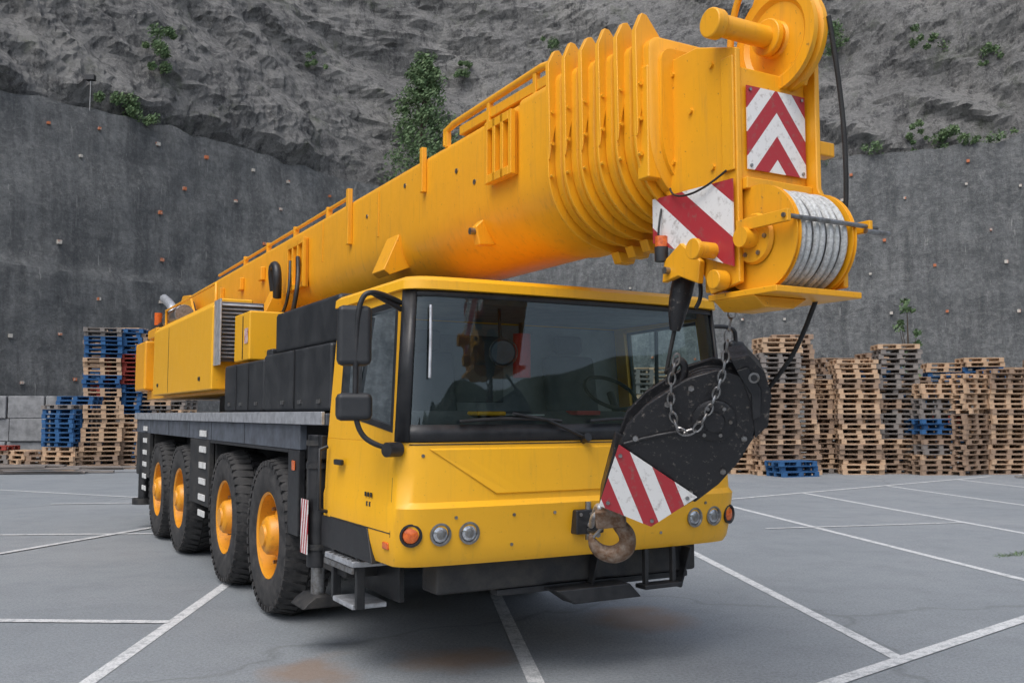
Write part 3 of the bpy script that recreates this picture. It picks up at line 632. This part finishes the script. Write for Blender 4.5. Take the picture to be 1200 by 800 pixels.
def rock():
    m,nt,b=newmat('rock'); v=coords(nt); vd=coords(nt,(1,1,.5))
    a=noi(nt,v,.22,6,.7); k=noi(nt,vd,1.5,9,.8); f=noi(nt,v,5,6,.88)
    c=ramp(nt,a,[(.3,(.17,.17,.168)),(.5,(.28,.277,.27)),(.72,(.39,.38,.36))])
    c=mixc(nt,ramp(nt,k,[(.40,.85),(.50,0)]),c,(.075,.076,.08)); c=mixc(nt,ramp(nt,f,[(.52,0),(.66,.7)]),c,(.50,.49,.46)); c=mixc(nt,ramp(nt,f,[(.34,.75),(.46,0)]),c,(.075,.075,.077))
    mo=ramp(nt,noi(nt,v,.5,6,.75),[(.56,0),(.68,.45)]); c=mixc(nt,mo,c,(.10,.13,.06))
    L(nt,c,b.inputs['Base Color']); b.inputs['Roughness'].default_value=.95
    bump(nt,b,mixc(nt,.45,k,f),1.0,.6); return m
gridobj('shotcrete_retaining_wall',lambda l,h:wallp(l,h) if h<15.0 else wallp(l,topz(l)),20,tot-20,.35,-.3,15.3,.33,shotcrete(),True)
gridobj('rock_cliff',rockp,20,tot-20,.27,-1.0,31,.27,rock())
def find(K,z,fn):
    best=None
    l=30
    while l<tot-30:
        p=fn(l,z)
        if p.y>5:
            e=abs(p.x/p.y-K)
            if best is None or e<best[0]: best=(e,l,p)
        l+=.4
    return best[1],best[2]
AM=mat('anchor_heads',(.5,.47,.42),.7,col2=(.5,.16,.07),ns=1.3,lo=.48,hi=.52)
av=[];af=[]
for row,z in enumerate((3.2,5.0,6.8,9.0,10.8,12.8,14.2)):
    l=30+(row%2)*1.3
    while l<tot-30:
        p=wallp(l,z+random.uniform(-.3,.3)); _,n=at(l); t=Vector((-n.y,n.x,0)); n3=Vector((n.x,n.y,0)); b0=len(av)
        if random.random()<.7:
            hs_=random.uniform(.05,.085)
            for dd in (-.12,.05):
                for (a,c) in ((-1,-1),(1,-1),(1,1),(-1,1)): av.append(p+n3*dd+t*a*hs_+Vector((0,0,c*hs_)))
            af+=[tuple(b0+q for q in ff) for ff in BF]
        l+=2.6+random.uniform(-.5,.5)
obj('wall_anchor_heads',av,af,AM,parent=None)
# ================================================================== vegetation
def leafmat(name,c1,c2):
    m,nt,b=newmat(name); v=coords(nt)
    L(nt,ramp(nt,noi(nt,v,2.2,4),[(.35,c1),(.65,c2)]),b.inputs['Base Color']); b.inputs['Roughness'].default_value=.7
    return m
LF=leafmat('foliage',(.06,.115,.045),(.15,.22,.10)); BARK=mat('bark',(.08,.06,.045),.9)
def plant(name,loc,h,w,n,trunk=True,ls=.16,lean=(0,0)):
    e=empty(name,loc); v=[];f=[]
    clumps=[]
    for i in range(max(7,int(h*w*2.0))):
        t=random.random()**.9; z=h*(.10+.90*t) if trunk else h*random.random()
        rad=w*.5*(1-t*.85 if trunk else 1-.5*z/h)*math.sqrt(random.random()); a=random.random()*2*PI
        clumps.append((Vector((rad*math.cos(a)+lean[0]*z,rad*math.sin(a)+lean[1]*z,z)),random.uniform(.12,.30)*w*.5*(1-.5*t)))
    if trunk:
        cyl('trunk',(0,0,-.4),(lean[0]*h*.9,lean[1]*h*.9,h*.9),.05+h*.012,BARK,.015,8,parent=e)
        for c,r in clumps[::2]:
            cyl('limb',(lean[0]*c.z,lean[1]*c.z,c.z*.7),c,.025,BARK,.008,5,parent=e)
    for i in range(n):
        c,r=random.choice(clumps)
        d=Vector((random.gauss(0,1),random.gauss(0,1),random.gauss(0,.8))); d=d.normalized()*r*random.random()**.5*1.5
        p=c+d; s=ls*random.uniform(.5,1.2); u=Vector((random.gauss(0,1),random.gauss(0,1),random.gauss(0,1))).normalized(); q=u.orthogonal().normalized(); q2=u.cross(q); b=len(v)
        v+= [p-q*s,p-q2*s*.45,p+q*s,p+q2*s*.45]; f.append((b,b+1,b+2,b+3))
    obj('leaves',v,f,LF,parent=e)
_,p=find(-.1045,15.2,wallp); plant('birch_tree',(p.x,p.y-.2,15.0),8.2,5.6,9500,True,.13,(.05,0))
for (px,h,hh,w,n) in ((185,3.2,2.0,2.4,1800),(545,9,1.8,2.2,1000),(645,11,1.5,2.0,700),(985,7.5,2.0,3.2,1500),(1095,6.3,1.6,2.2,800),(365,8,1.2,1.6,500),(830,8,1.2,2,500),(1165,5,1.0,1.6,400)):
    _,p=find((px-600)/1100,h,rockp); plant('shrub',(p.x,p.y-.5,p.z-.2),hh,w,n,False,.10)
for (px,w,hh,n) in ((120,3.2,1.1,1200),(150,2,.7,500),(1035,2.2,.5,500),(1085,1.6,1.6,700),(1120,2.6,1.0,900),(1160,1.6,.5,300),(1195,2,.6,300),(960,2,.5,200)):
    _,p=find((px-600)/1100,15.2,wallp); plant('shrub',(p.x,p.y+.3,15.1),hh,w,n,False,.10)
plant('sapling',(14.6,34.5,0),6.2,1.8,1100,True,.10)
gv=[];gf=[]
for i in range(420):
    t=random.random(); x=6.0+1.6*t+random.gauss(0,.03); y=11.75+1.0*t+random.gauss(0,.05); h=random.uniform(.01,.05); a=random.random()*6; b=len(gv)
    gv+=[(x,y,0),(x+.012*math.cos(a),y+.012*math.sin(a),0),(x+random.gauss(0,.04),y+random.gauss(0,.04),h)]; gf.append((b,b+1,b+2))
obj('weeds',gv,gf,LF,parent=None)
# ================================================================== pallets
def wood(name,c,c2):
    m,nt,b=newmat(name); v=coords(nt,(1,1,1)); vf=coords(nt,(1,1,7))
    col=ramp(nt,noi(nt,vf,2.1,5,.7),[(.3,c),(.7,c2)]); col=mixc(nt,ramp(nt,noi(nt,v,9,4,.8),[(.55,0),(.75,.6)]),col,tuple(x*.4 for x in c))
    L(nt,col,b.inputs['Base Color']); b.inputs['Roughness'].default_value=.85; return m
PM=[wood('pallet_wood_fresh',(.58,.40,.26),(.42,.28,.175)),wood('pallet_wood_aged',(.38,.26,.175),(.24,.165,.12)),wood('pallet_wood_grey',(.27,.235,.21),(.16,.145,.135)),
    wood('pallet_blue',(.03,.13,.31),(.02,.07,.17)),wood('pallet_red',(.36,.06,.04),(.20,.03,.025))]
def stack(name,x,y,rot,nz,probs,w=1.2,d=.8):
    v=[];f=[];mi=[]
    cur=random.choices(range(5),probs)[0]; tx=random.gauss(0,.006);ty=random.gauss(0,.006)
    for k in range(nz):
        if random.random()<.45: cur=random.choices(range(5),probs)[0]
        jr=random.gauss(0,.03)
        if random.random()<.10: jr+=random.gauss(0,.14)
        R=Matrix.Rotation(jr,3,'Z'); off=Vector((random.gauss(0,.035)+tx*k,random.gauss(0,.03)+ty*k,k*.147))
        def bb(a0,a1,b0,b1,c0,c1):
            n0=len(v)
            for q in bverts(a0,a1,b0,b1,c0,c1): v.append(R@Vector(q)+off)
            for ff in BF: f.append(tuple(n0+i for i in ff)); mi.append(cur)
        for i in range(3):
            yy=-d/2+i*(d-.1)/2; bb(-w/2,w/2,yy,yy+.1,0,.022)
            for j in range(3):
                xx=-w/2+j*(w-.145)/2; bb(xx,xx+.145,yy+.002,yy+.098,.022,.10)
        for j in range(3):
            xx=-w/2+j*(w-.145)/2; bb(xx+.002,xx+.143,-d/2,d/2,.10,.120)
        for i in range(5):
            if random.random()<.06: continue
            yy=-d/2+i*(d-.12)/4; bb(-w/2,w/2,yy,yy+.12,.120,.142)
    o=obj(name,v,f,None,parent=None,mats=PM,mi=mi); o.location=(x,y,.0); o.rotation_euler=(0,0,rot); return o
tan=(6,4.5,1.2,.08,.08); bl=(1.5,1.5,.3,6,1.2); bl2=(3,3,1,2.2,.8); mx=(4,4,1,.5,.4); rd=(1.5,2.5,.5,2,2.2)
R_=[(700,2.6,mx),(745,3.2,tan),(790,2.8,tan),(835,3.0,mx),(872,2.4,tan),(905,4.05,tan),(933,4.15,tan),(968,3.05,tan),(1003,3.45,tan),(1043,3.95,tan),(1088,2.7,bl2),(1128,3.0,mx),(1168,3.1,tan),(1208,2.6,mx),(1250,3.0,tan),(1295,3.2,mx)]
for px,h,pr in R_:
    d=28+random.uniform(-.5,.5); stack('pallet_stack',(px-600)/1100*d,d,random.choice((0,0,.25,-.2,.7))+random.gauss(0,.06),int(h/.147),pr)
for px,h,pr in [(760,3.3,tan),(850,2.7,mx),(890,3.1,tan),(948,2.9,tan),(985,3.6,tan),(1025,3.75,tan),(1068,3.0,mx),(1105,3.5,bl),(1150,3.6,mx),(1185,3.3,tan),(1225,3.7,tan),(1270,3.5,tan)]:
    d=30.2+random.uniform(-.4,.4); stack('pallet_stack',(px-600)/1100*d,d,random.gauss(0,.15),int(h/.147),pr)
s0=stack('pallet_stack',(925-600)/1100*26.9,26.9,.3,3,(0,0,0,1,0))
for px,h,pr,d in [(82,2.2,bl,30),(118,2.1,tan,30.3),(150,1.6,tan,30.8),(95,2.4,bl2,31.6),(122,4.75,rd,32.6),(150,4.8,bl,32.9),(178,4.6,tan,33.2),(130,4.5,rd,34),(164,4.9,bl,34.2),(205,4.3,mx,33.4),(60,.6,rd,30.2),(28,.6,bl2,31),(0,.8,mx,31)]:
    stack('pallet_stack',(px-600)/1100*d,d,random.choice((0,.3,-.3))+random.gauss(0,.05),int(h/.147),pr)
PAR=empty('timber_pile',(-15.5,28.0,0),.1)
for k in range(16): obox('plank',(random.uniform(-2.5,2.5),random.uniform(-.5,.5),.05+.06*(k//4)),(random.uniform(2.5,4),.2,.05),(0,0,random.gauss(0,.08)),PM[2],.003)
CON=mat('concrete_block',(.28,.285,.29),.9,col2=(.14,.145,.15),ns=3,bmp=.5)
PAR=empty('concrete_block_wall',(-18.6,33.2,0),.15)
for j in range(3):
    for i in range(6): obox('block',(-3.5+1.25*i+.1*(j%2),random.gauss(0,.03),.4+.8*j),(1.2,.8,.78),(0,0,random.gauss(0,.01)),CON,.03)
PAR=empty('loose_plank_pile',(15.2,25.9,0),.1)
for k in range(7): obox('plank',(random.uniform(-.6,.6),random.uniform(-.3,.3),.04+.05*(k//2)),(1.4,.14,.03),(0,0,random.gauss(0,.3)),PM[2],.003)
PAR=None
_,p=find(-.457,15.2,wallp); LP=empty('floodlight_post',(p.x,p.y,15.0)); PAR=LP
cyl('post',(0,0,0),(0,0,1.5),.03,STEEL); box('floodlight',-.2,.2,-.15,.1,1.45,1.7,BLK,.02)
PAR=None
hv=[];hf=[]
na=70
for i in range(na+1):
    a=math.radians(185+170*i/na)
    for j in range(12):
        h=j*1.7; r=70+h*1.2+4*noise.noise(Vector((i*.3,j*.4,1))); hv.append((r*math.cos(a),r*math.sin(a)-2,h+2*noise.noise(Vector((i*.4,j*.5,2)))-1))
for i in range(na):
    for j in range(11): q=i*12+j; hf.append((q,q+12,q+13,q+1))
obj('unseen_reflection_hillside',hv,hf,leafmat('hillside_green',(.05,.08,.04),(.12,.14,.10)),parent=None)  # unseen slope added behind the camera to darken glass reflections and block low sky
# ================================================================== light, camera
w=bpy.data.worlds.new('World'); S.world=w; w.use_nodes=True; nt=w.node_tree
sky=nt.nodes.new('ShaderNodeTexSky'); sky.sky_type='NISHITA'; sky.sun_disc=False
sky.sun_elevation=math.radians(58); sky.sun_rotation=math.radians(205); sky.air_density=1.0; sky.dust_density=3.0
hs=nt.nodes.new('ShaderNodeHueSaturation'); hs.inputs['Saturation'].default_value=.6; hs.inputs['Value'].default_value=1.5
nt.links.new(sky.outputs[0],hs.inputs['Color']); nt.links.new(hs.outputs[0],nt.nodes['Background'].inputs[0]); nt.nodes['Background'].inputs[1].default_value=.15
sl=bpy.data.lights.new('sun','SUN'); sl.energy=1.2; sl.angle=math.radians(40); sl.color=(1,.98,.95)
so=bpy.data.objects.new('sun',sl); S.collection.objects.link(so)
el=math.radians(58); az=math.radians(205); dv=Vector((math.sin(az)*math.cos(el),math.cos(az)*math.cos(el),math.sin(el)))
so.rotation_euler=dv.to_track_quat('Z','Y').to_euler()
cd=bpy.data.cameras.new('camera'); co=bpy.data.objects.new('camera',cd); S.collection.objects.link(co)
co.location=(0,0,1.756); co.rotation_euler=(math.radians(94.42),0,0); cd.lens=33; cd.sensor_width=36; cd.clip_end=600; S.camera=co
S.view_settings.view_transform='Standard'; S.view_settings.look='None'; S.view_settings.exposure=0
